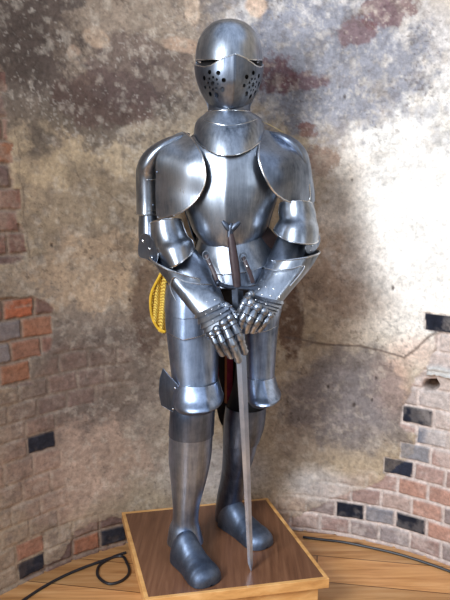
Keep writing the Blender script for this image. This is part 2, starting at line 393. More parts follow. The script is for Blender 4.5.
# ------------------------------------------------------------------ plinth
PZ = .17
BLc, BRc, FRc, FLc = (-.418, 2.385), (.180, 2.505), (.352, 1.947), (-.256, 1.835)
quad = np.array([FLc, FRc, BRc, BLc]); cen = quad.mean(0)
pl = empty('wooden_plinth', (cen[0], cen[1], 0))
tag(pl, 'low square wooden plinth with dark veneer top and golden oak edging under the armour', 'plinth')
def prism(q, z0, z1):
    v = [(x, y, z0) for x, y in q]+[(x, y, z1) for x, y in q]
    return v, [(3, 2, 1, 0), (4, 5, 6, 7)]+[(i, (i+1) % 4, 4+(i+1) % 4, 4+i) for i in range(4)]
def inset(q, d):
    out = []
    for i in range(4):
        p = q[i]; a = q[i-1]-p; b = q[(i+1) % 4]-p; a = a/np.linalg.norm(a); b = b/np.linalg.norm(b)
        out.append(p+(a+b)*d)
    return np.array(out)
inn = inset(quad, .014)
v, f = prism(inn, PZ-.032, PZ); mesh('top_panel', v, f, WALNUT, pl, smooth=False)
for i in range(4):
    j = (i+1) % 4
    v, f = prism(np.array([quad[i], quad[j], inn[j], inn[i]]), PZ-.034, PZ+.0008)
    tag(mesh('edge_strip', v, f, OAK, pl, smooth=False, bevel=.0015))
v, f = prism(inset(quad, .026), .0, PZ-.032); mesh('base_box', v, f, OAK, pl, smooth=False, bevel=.002)

# ------------------------------------------------------------------ armour tools
def ring_pts(k, angs, ex=2.0, keel=None, lift=0):
    xl, yl, xr, yr, Y, dep, bow = k
    a = P(xl, yl, Y); b = P(xr, yr, Y); c = (a+b)/2; R = (b-a)/2
    F = np.array([0, -dep, -bow])
    s, q = np.sin(angs), np.cos(angs)
    s = np.sign(s)*np.abs(s)**(2/ex); q = np.sign(q)*np.abs(q)**(2/ex)
    if keel:
        amp, w, c0 = keel; q = q*(1+amp*np.exp(-np.abs((angs-math.radians(c0))/math.radians(w))**1.3)*(np.cos(angs) > 0))
    return c+np.outer(s, R)+np.outer(q, F)
def loft(name, keys, mat, parent, a=(-180, 180), n=48, m=6, ex=2.0, keel=None, thick=.003, dz=None, lames=0, lamp=.02,
         rim_top=0, rim_bot=0, rim_side=0, rim_mat=None, cap=False, split=35, geo=False):
    K = [tuple(k)+(0,)*(7-len(k)) for k in keys]; K = cr(K, m)
    full = abs(a[1]-a[0]) >= 359.9
    angs = np.radians(np.linspace(a[0], a[1], n+1)); angs = angs[:-1] if full else angs
    rows = []; T = len(K)-1
    if lames:                           # overlapping bands: saw-tooth swelling
        idx = []
        for L in range(lames):
            for q in (0, .12, .5, 1.0): idx.append((L+q*.999)/lames)
        KK = []
        for q in idx:
            x = q*T; i0 = min(int(x), T-1); kk = K[i0]*(1-(x-i0))+K[i0+1]*(x-i0)
            fr = (q*lames) % 1; g = lamp*(fr-.4); kk = kk.copy()
            cxm, cym = (kk[0]+kk[2])/2, (kk[1]+kk[3])/2
            kk[0] = cxm+(kk[0]-cxm)*(1+g); kk[2] = cxm+(kk[2]-cxm)*(1+g); kk[1] = cym+(kk[1]-cym)*(1+g); kk[3] = cym+(kk[3]-cym)*(1+g); kk[5] *= 1+g
            KK.append(kk)
        K = np.array(KK)
    T = len(K)-1
    for i, k in enumerate(K):
        p = ring_pts(k, angs, ex, keel)
        if dz is not None: p[:, 2] += dz(np.degrees(angs), i/T)
        rows.append(p)
    v = np.concatenate(rows); nc = len(angs); f = grid_faces(len(rows), nc, full)
    if cap:
        for r0, rr in ((0, rows[0]), (len(rows)-1, rows[-1])):
            v = np.concatenate([v, [rr.mean(0)]]); ci = len(v)-1
            f += [(ci, r0*nc+j, r0*nc+(j+1) % nc) for j in range(nc)]
    if geo: return v, f, rows
    o = mesh(name, v, f, mat, parent, thick=thick, split=split)
    rm = rim_mat or STEEL_BR
    if rim_top: tube('rolled_edge', rows[0], rim_top, rm, o, closed=full, n=7)
    if rim_bot: tube('rolled_edge', rows[-1], rim_bot, rm, o, closed=full, n=7)
    if rim_side and not full:
        for j in (0, -1): tube('rolled_edge', [r[j] for r in rows], rim_side, rm, o, n=7)
    return o
def tps(ctrl):
    c = np.array(ctrl, float); xy = c[:, :2]/50; n = len(c)
    d = np.linalg.norm(xy[:, None]-xy[None], axis=-1); K = d*d*np.log(d+1e-9)+np.eye(n)*1e-4
    A = np.zeros((n+3, n+3)); A[:n, :n] = K; A[:n, n] = 1; A[:n, n+1:] = xy; A[n, :n] = 1; A[n+1:, :n] = xy.T
    w = np.linalg.solve(A, np.concatenate([c[:, 2], [0, 0, 0]]))
    def f(x, y):
        q = np.array([x, y])/50; d = np.linalg.norm(xy-q, axis=1)
        return float((w[:n]*d*d*np.log(d+1e-9)).sum()+w[n]+w[n+1:]@q)
    return f
def plate(name, outline, ctrl, mat, parent, smooth_edge=True, rings=8, m=8, thick=.003, rim=0, rim_range=None, rim_mat=None, ripple=None, center=None, split=35):
    fn = tps(ctrl); o2 = np.array(outline, float); n0 = len(o2)
    if smooth_edge: ol = cr(o2, m, True)
    else: ol = np.array([o2[i]*(1-j/m)+o2[(i+1) % n0]*j/m for i in range(n0) for j in range(m)])
    c = np.array(center) if center is not None else ol.mean(0)
    n = len(ol); Lr = n//8; S = 2*Lr+1; pts = []; ids = {}       # square grid wrapped onto the outline: no pole in the middle
    for a_ in range(S):
        for b_ in range(S):
            x, y = a_-Lr, b_-Lr; k = max(abs(x), abs(y))
            if k == 0: q = c
            else:
                if y == -k: t_ = x+k
                elif x == k: t_ = 2*k+y+k
                elif y == k: t_ = 4*k+k-x
                else: t_ = 6*k+k-y
                u_ = (t_/(8*k)*n) % n; i0 = int(u_); fr = u_-i0; e = ol[i0]*(1-fr)+ol[(i0+1) % n]*fr
                q = c+(e-c)*k/Lr
                if k == Lr: ids[int(round(t_)) % n] = len(pts)
            pts.append(P(q[0], q[1], fn(*q)+(ripple(*q) if ripple else 0)))
    f = grid_faces(S, S)
    o = mesh(name, pts, f, mat, parent, thick=thick, split=split)
    if rim:
        last = [pts[ids[q]] for q in range(n)]
        if rim_range: a, b = rim_range; seq = [last[i % n] for i in range(a*m, b*m+1)]; tube('rolled_edge', seq, rim, rim_mat or STEEL_BR, o, n=7)
        else: tube('rolled_edge', last, rim, rim_mat or STEEL_BR, o, closed=True, n=7)
    return o
def rivets(parent, pts, r=.004, mat=None):
    for (x, y, Y) in pts:
        v, f = ball_geo(P(x, y, Y), r, 8, 5, (1, .6, 1)); mesh('rivet', v, f, mat or STEEL_BR, parent)
def ridge(name, pts, r, parent, mat=None):
    return tube(name, cr([P(*p) for p in pts], 5), r, mat or STEEL_BR, parent, n=7)

base = (P(225, 545, 2.15)[0], 2.15, PZ)
suit = empty('suit_of_armour', base)
tag(suit, 'full suit of steel plate armour with closed visor, standing on the wooden plinth', 'armour')

# ---- dark padding inside
loft('torso_padding', [(209, 122, 249, 122, 2.25, .05), (188, 138, 270, 138, 2.25, .07), (168, 146, 294, 146, 2.25, .08), (152, 158, 305, 158, 2.25, .09), (188, 185, 274, 185, 2.25, .1), (196, 225, 264, 225, 2.25, .09), (192, 262, 276, 256, 2.24, .11), (178, 300, 278, 300, 2.23, .11), (185, 330, 272, 330, 2.22, .07)], BLACK, suit, thick=0, cap=True)
loft('leg_padding', [(178, 300, 219, 300, 2.2, .08), (173, 350, 218, 350, 2.19, .085), (171, 385, 218, 385, 2.17, .075), (170, 420, 212, 420, 2.17, .07), (173, 460, 207, 460, 2.16, .065), (177, 510, 197, 510, 2.13, .045), (174, 538, 198, 538, 2.11, .04)], RED, suit, thick=0, cap=True)
loft('leg_padding', [(238, 300, 278, 300, 2.26, .08), (236, 350, 270, 350, 2.27, .08), (233, 385, 268, 385, 2.28, .07), (223, 420, 262, 420, 2.3, .065), (224, 460, 250, 460, 2.32, .06), (219, 500, 240, 500, 2.33, .04), (219, 516, 240, 516, 2.32, .04)], BLACK, suit, thick=0, cap=True)
loft('arm_padding', [(144, 165, 157, 165, 2.25, .035), (143, 210, 158, 210, 2.24, .04), (146, 245, 168, 238, 2.22, .05), (160, 268, 188, 252, 2.17, .045), (180, 292, 206, 276, 2.1, .035), (200, 308, 218, 297, 2.03, .022)], BLACK, suit, thick=0, cap=True)
loft('arm_padding', [(294, 165, 307, 165, 2.25, .035), (288, 208, 309, 208, 2.24, .04), (285, 235, 310, 235, 2.22, .045), (276, 252, 303, 255, 2.17, .042), (266, 275, 293, 277, 2.1, .034), (258, 292, 280, 297, 2.04, .022)], BLACK, suit, thick=0, cap=True)
tube('stand_post', [P(228, 300, 2.33), P(227.5, 403, 2.33)], .011, POST, suit, n=4, smooth=False)
plate('back_lining', [(212, 300), (240, 300), (238, 400), (233, 425), (222, 425), (216, 405), (213, 380)], [(212, 335, 2.345), (240, 335, 2.345), (222, 420, 2.345), (216, 380, 2.345)], BLACK, suit, thick=.003)
plate('red_lining', [(228, 330), (233, 330), (232, 398), (229, 406), (227, 398)], [(228, 335, 2.31), (233, 335, 2.31), (229, 406, 2.31)], RED, suit, thick=.003)

# ---- cuirass
bp_dz = lambda a, t: .056*np.clip((t-.35)/.65, 0, 1)**1.5*(1-np.cos(np.radians(np.clip(a, -90, 90))))
brk = [(206, 130, 252, 130, 2.25, .06), (190, 139, 269, 139, 2.245, .108), (177, 155, 283, 155, 2.24, .138), (178, 178, 283, 178, 2.24, .15), (181, 200, 277, 200, 2.24, .152), (187, 219, 271, 219, 2.24, .146), (193, 238, 266, 238, 2.24, .134), (200, 249.5, 260, 249.5, 2.24, .115)]
o = loft('breastplate', brk, STEEL, suit, a=(-98, 98), n=72, ex=2.15, keel=(.028, 3.2, -3), dz=bp_dz, rim_bot=.0022, rim_side=.003)
loft('backplate', [k[:5]+(k[5]*.95,) for k in brk], STEEL_DK, suit, a=(95, 265), n=40, ex=2.1)
# faulds
fz = lambda a, t: -.012*np.cos(np.radians(a))
loft('fauld', [(200, 233, 263, 230, 2.24, .118), (196, 246, 270, 238, 2.24, .135, .02), (192, 262, 280, 250, 2.24, .16, .038)], STEEL, suit, a=(-100, 100), n=44, ex=2.1, rim_bot=.002)
loft('fauld', [(194, 258, 277, 249, 2.24, .15, .034), (190, 274, 281, 266, 2.24, .165, .036)], STEEL_DK, suit, a=(-100, 100), n=44, ex=2.1, rim_bot=.002)
plate('side_leather', [(263, 222), (270, 229), (278.5, 239), (276, 250), (268, 250), (262, 238)], [(263, 222, 2.2), (278, 239, 2.21), (268, 250, 2.16)], DKLEATHER, suit, smooth_edge=False)
# gorget
gz = lambda a, t: -.07*t**1.3*np.clip(np.cos(np.radians(a)), 0, 1)**1.6
loft('gorget', [(206.5, 113, 251.5, 113, 2.235, .085), (202, 116.5, 257, 116, 2.235, .102), (197.5, 120.5, 261.5, 119.5, 2.235, .123), (195, 127, 263.5, 126, 2.235, .145), (194, 137, 264.5, 135, 2.235, .163)], STEEL, suit, n=64, dz=gz, rim_top=.003, rim_bot=.0024, lames=0)
ridge('gorget_seam', [(202, 119, 2.15), (213, 123, 2.115), (229, 125.5, 2.10), (246, 123, 2.115), (257, 119, 2.15)], .0016, suit)

# ---- helmet
hel = empty('helmet', (0, 0, 0)); hel.parent = suit; hc = P(229, 62, 2.24); hel.location = Vector(hc)-suit.location
Yh = 2.24
def hk(y, w, dx=0, df=1.16): return (229-w+dx, y, 229+w+dx, y, Yh, w*.0034*df)
loft('skull_bowl', [hk(20.5, .5), hk(21.5, 9), hk(25, 18), hk(31.5, 25), (hk(41, 30.3)), hk(51, 32.7), hk(60.5, 33.2)], STEEL, hel, n=64, dz=lambda a, t: -.019*np.cos(np.radians(a))*t**2, keel=(.012, 4, 9), rim_bot=.0026)
loft('neck_guard', [hk(60, 33), hk(74, 32.3), hk(86, 29.5), hk(97, 25), hk(106, 21.2), hk(112, 20.8), hk(116, 22)], STEEL_DK, hel, a=(84, 276), n=44)
loft('chin_guard', [hk(86, 27.5, 0, 1.0), hk(95, 24, 0, 1.05), hk(103, 21.2, 0, 1.1), hk(110, 20.6, 0, 1.15), hk(115, 23, 0, 1.15)], STEEL_DK, hel, a=(-96, 96), n=44, rim_bot=.002)
def vz(a, t):
    d = np.abs(a-9); pk = .026*np.clip(1-d/40, 0, 1)**.95-.010*np.clip(1-np.abs(d-52)/34, 0, 1)**.6
    return pk*np.clip(1-t*3.2, 0, 1)-.019*np.cos(np.radians(a))*(1-t)
vkeys = [hk(64.5, 34.2, 0, 1.2), hk(74, 33.6, 0, 1.22), hk(84, 31.2, 0, 1.25), hk(94, 27, 0, 1.32), hk(102, 22, 0, 1.46), hk(108, 17, 0, 1.68), hk(111.5, 12.5, 0, 2.0)]
visor = loft('visor', vkeys, STEEL_DK, hel, a=(-97, 100), n=120, m=8, keel=(.03, 6, 9), dz=vz, rim_top=.0026, rim_bot=.002, thick=.0028)
# breathing holes cut through the visor
cut = MB()
for side in (-1, 1):
    ca = 9+side*38.5
    holes = [(0, 0, 2.0)]+[(14.5*math.sin(2*math.pi*k/8+.2), 10.8*math.cos(2*math.pi*k/8+.2), 2.15 if k != 6 else 1.6) for k in range(8)]
    holes += [(7*math.sin(2*math.pi*k/8+.6), 5.6*math.cos(2*math.pi*k/8+.6), 1.15) for k in range(8)]
    for (da, dy, rr) in holes:
        ang = math.radians(ca+da*1.42); y = 88.5+dy
        w = np.interp(y, [74, 84, 94, 102], [33.6, 31.2, 27, 22])
        c = ring_pts(hk(y, w, 0, 1.24)+(0,), np.array([ang]), keel=(.03, 6, 9))[0]; c0 = ring_pts(hk(y, .01)+(0,), np.array([0.]))[0]
        dr = c-c0; dr[2] = 0; dr /= np.linalg.norm(dr); u = np.cross(dr, [0, 0, 1]); rad = rr*.0034
        ring = [rad*(math.cos(t)*u+math.sin(t)*np.array([0, 0, 1])) for t in np.linspace(0, 2*math.pi, 12, endpoint=False)]
        cut.add([c-dr*.03+q for q in ring]+[c+dr*.03+q for q in ring], [tuple(range(12)), tuple(range(12, 24))[::-1]]+[(j, 12+j, 12+(j+1) % 12, (j+1) % 12) for j in range(12)])
cutter = mesh('hole_cutter', cut.v, cut.f, BLACK, hel, smooth=False)
bm_ = visor.modifiers.new('holes', 'BOOLEAN'); bm_.object = cutter; bm_.solver = 'EXACT'
visor.modifiers.move(len(visor.modifiers)-1, 1)
dg = bpy.context.evaluated_depsgraph_get(); dg.update()
nm = bpy.data.meshes.new_from_object(visor.evaluated_get(dg)); visor.modifiers.clear(); visor.data = nm
bpy.data.objects.remove(cutter)
loft('helmet_dark_core', [hk(40, 22), hk(60, 28, 0, 1.0), hk(85, 25, 0, 1.0), hk(104, 14, 0, 1.0)], BLACK, hel, thick=0, cap=True)  # unseen black core added so holes and eye slits look dark
rivets(hel, [(234, 47, 2.112), (197, 70, 2.2), (262, 70, 2.2)], .0028)

# ---- pauldrons and arms (image left)
dome = loft('pauldron', [(184, 133.5, 190, 133.5, 2.235, .02), (168, 138, 187, 137, 2.235, .055), (154, 145, 182, 144, 2.235, .08), (143, 155, 172, 154, 2.235, .085), (137.5, 167, 162, 167, 2.235, .078), (136.5, 178, 159, 178, 2.235, .062), (137, 200, 159, 200, 2.235, .056), (137, 214, 159, 214, 2.235, .058)], STEEL, suit, n=48, rim_bot=.003)
ridge('band_seam', [(137.5, 176, 2.235), (141, 178.5, 2.195), (148, 180, 2.172), (157, 179, 2.19)], .0014, dome)
ridge('band_seam', [(137, 207, 2.235), (141, 210, 2.197), (148, 211, 2.176), (158, 210, 2.2)], .0018, dome)
disc = plate('shoulder_disc', [(182, 132.5), (192, 139), (200, 151), (204.5, 166), (205, 181), (200, 194), (191, 205), (179, 213), (166, 217.5), (157.5, 217), (156, 200), (156, 176), (157, 158), (168, 140)],
    [(182, 133, 2.21), (170, 141, 2.17), (157, 158, 2.145), (156, 180, 2.16), (157, 217, 2.165), (166, 168, 2.125), (170, 198, 2.115), (190, 170, 2.076), (204, 170, 2.068), (200, 194, 2.075), (195, 145, 2.12), (180, 212, 2.10), (168, 216, 2.13)], STEEL, suit, rim=.0036, rim_range=(0, 9))
rivets(disc, [(157, 172, 2.138), (153, 205, 2.168)], .0032, BOOT)
# image right
dome = loft('pauldron', [(264, 131.5, 270, 131.5, 2.235, .02), (268, 134, 286, 135, 2.235, .055), (275, 140, 298, 142, 2.235, .08), (285, 150, 306, 152, 2.235, .085), (291, 163, 309.5, 163, 2.235, .078), (293, 178, 312, 178, 2.235, .06), (294, 192, 314, 190, 2.235, .052), (294, 203, 314.5, 201, 2.235, .054)], STEEL_DK, suit, n=48, rim_bot=.002, rim_mat=STEEL_DK)
disc = plate('shoulder_disc', [(263, 131), (259.5, 142), (258.5, 156), (262, 170), (268, 183), (276, 194), (288, 201.5), (300, 202.5), (309, 200), (309, 184), (307, 166), (300, 150), (288, 139), (275, 133)],
    [(263, 131, 2.2), (259, 155, 2.09), (262, 172, 2.068), (276, 194, 2.08), (288, 201, 2.1), (309, 200, 2.17), (308, 170, 2.165), (300, 150, 2.17), (285, 139, 2.19), (278, 165, 2.082), (292, 175, 2.1), (301, 185, 2.13)], STEEL_DK, suit, rim=.0032, rim_range=(0, 9))
rivets(disc, [(303, 157, 2.16)], .003, BOOT)
# upper arms
loft('upper_arm_plate', [(140, 208, 158, 208, 2.235, .05), (139, 225, 160, 225, 2.23, .052), (139.5, 240, 162, 238, 2.22, .056), (143, 254, 170, 247, 2.205, .056)], STEEL_DK, suit, n=40, rim_bot=.0018, rim_mat=STEEL_DK)
loft('upper_arm_plate', [(288, 198, 313, 198, 2.235, .05), (284, 215, 315, 215, 2.23, .052), (282, 232, 317, 230, 2.22, .054)], STEEL_DK, suit, n=40)
# elbows
cz = lambda a, t: .012*(1-t)*np.cos(np.radians(a))
co_ = loft('elbow_plate', [(150.5, 224, 181, 220, 2.17, .068), (151, 234, 184, 229, 2.165, .074), (155, 246, 187, 236, 2.155, .08), (158, 252, 192, 241, 2.145, .094), (166, 266, 194, 248, 2.135, .096, .012)], STEEL, suit, a=(-100, 92), n=40, m=5, dz=cz, rim_top=.0032, rim_bot=.0032, rim_side=.0026)
w = plate('elbow_wing', [(140, 238), (146, 234), (153, 240), (158, 252), (156, 263), (147, 259), (139, 255)], [(140, 238, 2.17), (153, 240, 2.13), (158, 256, 2.11), (147, 259, 2.14), (139, 255, 2.16)], STEEL_DK, suit, rim=.0016, smooth_edge=True, rim_mat=STEEL)
rivets(w, [(150, 249, 2.118), (143, 241, 2.145), (152, 258, 2.112)], .0036)
co2 = loft('elbow_plate', [(280, 203.5, 312, 204, 2.17, .066), (279, 212, 315, 212, 2.168, .07), (280, 219, 316, 220, 2.16, .074), (276.5, 225, 318, 228, 2.15, .088), (274, 230, 318, 238, 2.145, .095, .022)], STEEL, suit, a=(-95, 98), n=40, m=5, dz=cz, rim_top=.0022, rim_bot=.003, rim_side=.0026)
w = plate('elbow_wing', [(313, 232), (319, 235), (319.5, 243), (314, 251), (307, 253), (306, 244)], [(313, 232, 2.12), (319, 240, 2.15), (310, 251, 2.10), (307, 244, 2.09)], STEEL_DK, suit, rim=.0014, rim_mat=STEEL)
rivets(w, [(314, 239, 2.125), (312, 246, 2.108), (310, 251, 2.1)], .0034)
# forearms
loft('forearm_plate', [(156, 258, 190, 244, 2.165, .05), (168, 272, 206, 262, 2.13, .05), (184, 290, 212, 278, 2.09, .042), (197, 304, 218, 292, 2.05, .034)], STEEL_DK, suit, n=36)
loft('forearm_plate', [(278, 236, 309, 243, 2.17, .05), (272, 250, 303, 256, 2.14, .048), (266, 264, 296, 270, 2.10, .042), (260, 282, 288, 290, 2.06, .034)], STEEL_DK, suit, n=36)

# ---- gauntlets
def finger(parent, pts, r, name='finger', tip=True):
    """one steel finger: overlapping scale bands along a bent path, knuckle boss and rounded tip"""
    path = cr([P(*p) for p in pts], 16); L = len(path); mb = MB()
    rad = []
    nb = 6
    for i in range(L):
        t = i/(L-1); fr = (t*nb) % 1
        rad.append(1.13*r*(1.0-.16*t)*(.74+.36*(fr if i < L-1 else .3)))
    v, f = tube_geo(path, rad, n=12); mb.add(v, f)
    v, f = ball_geo(path[-1], r*.86, 12, 8, (1, .9, 1)); mb.add(v, f)
    v, f = ball_geo(path[0]+np.array([0, -r*.35, 0]), r*1.12, 12, 8, (1, .9, 1)); mb.add(v, f)
    v, f = ball_geo(path[int(L*.5)]+np.array([0, -r*.3, 0]), r*.9, 12, 8, (1, .8, 1)); mb.add(v, f)
    return mb.build(name, STEEL, parent, split=40)
def gauntlet(loc, cuff, hand, fingers, thumb, edge2, side, knuck):
    g_ = empty('gauntlet', (0, 0, 0)); g_.parent = suit; g_.location = Vector(P(*loc))-suit.location
    cu = loft('cuff', cuff, STEEL, g_, n=48, m=6, ex=2.1, keel=(.05, 9, side*20), rim_top=.0034)
    ridge('raised_border', edge2, .0022, cu)
    loft('wrist_and_hand_plate', hand, STEEL, g_, n=40, m=5, ex=2.4, lames=7, lamp=.16, cap=True, thick=0, split=30)
    for (x, y, Y) in knuck:
        v, f = ball_geo(P(x, y, Y), .0025, 8, 5); mesh('rivet', v, f, STEEL_BR, g_)
    for p, r in fingers: finger(g_, p, r)
    finger(g_, thumb[0], thumb[1], 'thumb')
    return g_
gl = gauntlet((205, 305, 2.02),
    [(150, 256, 212, 277, 2.125, .082, .012), (159, 269, 214, 281, 2.11, .07, .012), (171, 284, 217.5, 285.5, 2.08, .058, .012), (183, 300, 221, 292.5, 2.05, .046, .01), (194, 313.5, 224, 301, 2.02, .036, .008)],
    [(193, 313, 224, 300, 2.02, .036), (200, 325, 229.5, 309, 1.985, .03), (206, 335, 233, 317, 1.965, .024), (209.5, 339, 234, 321, 1.955, .02)],
    [([(230, 318, 1.935), (238, 333, 1.93), (241.5, 343, 1.945), (244.5, 352, 1.96)], .0135), ([(223.5, 323, 1.93), (230, 338, 1.92), (235, 350, 1.925), (238.5, 360, 1.94)], .0138),
     ([(217, 329, 1.94), (223, 342, 1.93), (227.5, 350, 1.945), (231, 356, 1.96)], .0128), ([(211.5, 334, 1.95), (216, 343, 1.945), (220, 350, 1.96), (222.5, 354, 1.975)], .0112)],
    ([(226, 306, 2.0), (234, 314, 1.985), (239, 322, 1.98), (241, 330, 1.985)], .0125),
    [(176, 301, 2.025), (170, 287, 2.035), (174, 277.5, 2.035), (185, 281.5, 2.02), (198, 284, 2.015), (212, 284.5, 2.05)], -1,
    [(207, 302, 1.985), (215, 300, 1.98), (212, 309, 1.968), (219, 306, 1.965), (206, 314, 1.97), (221, 314, 1.95), (213, 321, 1.945)])
gr = gauntlet((270, 290, 2.04),
    [(268.5, 259, 319.5, 251.5, 2.125, .078, .004), (264, 268, 311, 266, 2.105, .066, .006), (260, 277, 301, 278, 2.08, .054, .008), (255, 287, 290, 291, 2.05, .042, .008), (251, 294, 283, 300, 2.03, .034, .006)],
    [(251, 293, 284, 300, 2.03, .036), (248, 298, 279.5, 308, 2.0, .03), (245.5, 304, 275, 314, 1.98, .026), (244, 307, 272, 317, 1.97, .022)],
    [([(250.5, 303, 1.955), (245, 314, 1.94), (241, 323, 1.95), (239.5, 330, 1.965)], .0132), ([(257.5, 307, 1.952), (251.5, 317, 1.938), (247.5, 325, 1.95), (245.5, 331, 1.965)], .0132),
     ([(264, 311, 1.955), (258.5, 320, 1.945), (254.5, 326, 1.96), (252, 331, 1.975)], .0122), ([(270, 315, 1.965), (265.5, 322, 1.96), (261.5, 327, 1.975), (259, 330, 1.985)], .011)],
    ([(251, 294, 1.99), (246, 300, 1.965), (242, 307, 1.96), (240, 313, 1.97)], .012),
    [(264.5, 268, 2.06), (275, 270, 2.035), (290, 269, 2.03), (304, 265.5, 2.045), (301, 273, 2.035), (290, 286, 2.02)], 1,
    [(259, 289, 2.0), (266, 287, 1.995), (274, 289, 1.995), (262, 295, 1.985), (271, 296, 1.98), (279, 297, 1.985), (256, 300, 1.965), (266, 304, 1.96)])

# ---- thighs and tassets
loft('thigh_plate', [(167, 308, 217, 308, 2.165, .085), (166.5, 325, 217.5, 325, 2.16, .088), (169, 350, 218, 350, 2.15, .088), (172, 375, 217.5, 375, 2.135, .085), (174, 389, 217, 388, 2.125, .084)], LEGS, suit, a=(-95, 100), n=44, ex=2.2, keel=None, rim_side=.0018, rim_bot=.0015)
loft('thigh_plate', [(240, 308, 281, 305, 2.23, .085), (243, 325, 278, 325, 2.225, .085), (245, 350, 275.5, 350, 2.215, .08), (246, 384, 273.5, 384, 2.2, .075)], LEGS, suit, a=(-85, 100), n=44, ex=2.2, rim_side=.0018, rim_bot=.0015)
def tz(c0, dep_): return lambda a, t: -dep_*t*np.clip(1-np.abs(a-c0)/70, 0, 1)
loft('tasset', [(167, 283, 218, 280, 2.17, .088), (165.5, 295, 218.5, 294, 2.168, .098), (165, 309, 218.5, 309, 2.165, .104)], LEGS, suit, a=(-92, 95), n=44, ex=2.3, keel=(.03, 10, -12), dz=tz(-12, .012), rim_bot=.0013, rim_mat=LEGS)
loft('tasset', [(166, 302, 218, 302, 2.17, .098), (165.5, 314, 217.5, 314, 2.168, .102), (166, 325, 216.5, 325, 2.165, .107)], LEGS, suit, a=(-92, 95), n=44, ex=2.3, keel=(.03, 10, -12), dz=tz(-12, .026), rim_bot=.0018, rim_side=.0015)
loft('tasset', [(241, 283, 284, 278, 2.235, .085), (241, 295, 283.5, 292, 2.232, .094), (241.5, 306, 282, 304, 2.23, .1)], LEGS, suit, a=(-92, 95), n=44, ex=2.3, keel=(.03, 10, 10), dz=tz(5, .01), rim_bot=.0013, rim_mat=LEGS)
loft('tasset', [(241.5, 300, 282.5, 298, 2.235, .094), (242, 312, 280.5, 311, 2.232, .1), (243, 323, 277.5, 322, 2.23, .103)], LEGS, suit, a=(-92, 95), n=44, ex=2.3, keel=(.03, 10, 10), dz=tz(-30, .016), rim_bot=.0018, rim_side=.0015)
# knees
kl = loft('knee_plate', [(174.5, 380, 218, 379, 2.125, .087), (173, 386, 219.5, 384, 2.12, .094), (172.5, 394, 221.5, 391, 2.115, .106), (174, 402, 223, 398, 2.11, .124), (177, 406, 218, 403, 2.12, .104)], LEGS, suit, a=(-92, 98), n=44, m=5, ex=2.2, keel=(.05, 12, 25), rim_top=.0014, rim_side=.002)
loft('knee_plate', [(245.5, 374, 274, 374, 2.2, .08), (245, 381, 276, 381, 2.19, .09), (246, 389, 278, 388, 2.18, .105), (246.5, 396, 280, 393, 2.17, .12), (249, 400, 272, 397, 2.18, .1)], LEGS, suit, a=(-95, 95), n=44, m=5, ex=2.2, keel=(.04, 12, 10), rim_top=.0014, rim_side=.0016)
w = plate('knee_wing', [(163, 368.5), (170, 377), (177, 384), (179.5, 392), (178, 402), (174.5, 412.5), (168, 409), (161.5, 405), (159, 392), (160, 379)], [(163, 369, 2.1), (179, 392, 2.062), (175, 412, 2.075), (160, 392, 2.105), (170, 390, 2.075)], LEGS_DK, suit, smooth_edge=False, rim=.0016, rim_mat=LEGS)
rivets(w, [(175, 388, 2.06), (177, 401, 2.058), (173, 409, 2.068)], .0034)
# shins
loft('shin_plate', [(173, 402, 215, 402, 2.125, .08), (170.5, 412, 214.5, 412, 2.125, .084), (169, 433, 213.5, 433, 2.13, .084)], LEGS_DK, suit, a=(-100, 100), n=44, ex=2.1, rim_side=.0016, rim_bot=.0016, rim_mat=BOOT)
gk = [(170, 430, 212.5, 430, 2.13, .08), (169, 455, 211, 455, 2.135, .08), (171, 478, 206.5, 478, 2.13, .07), (173, 502, 200, 502, 2.12, .056), (173, 518, 198, 518, 2.115, .05), (169.5, 528, 199.5, 528, 2.11, .055), (167.5, 541, 203, 541, 2.105, .062)]
loft('shin_plate', gk, LEGS, suit, a=(-180, 180), n=48, ex=2.1, keel=(.04, 14, 0))
rivets(suit, [(172, 432, 2.09), (172, 441, 2.09)], .003)
loft('shin_plate', [(226, 405, 266, 405, 2.24, .08), (224, 425, 264, 425, 2.25, .082), (223, 440, 259, 440, 2.26, .08)], LEGS_DK, suit, a=(-100, 100), n=44, ex=2.1, rim_bot=.0015, rim_mat=LEGS_DK)
gk2 = [(223.5, 437, 258.5, 437, 2.265, .078), (223, 455, 254, 455, 2.28, .075), (221.5, 475, 247.5, 475, 2.3, .065), (217.5, 495, 243, 495, 2.31, .055), (216, 507, 241, 507, 2.315, .05), (215.5, 518, 241, 518, 2.315, .052)]
loft('shin_plate', gk2, LEGS_DK, suit, a=(-180, 180), n=48, ex=2.1, keel=(.04, 14, 5))  # shade on this leg is put into the darker steel colour
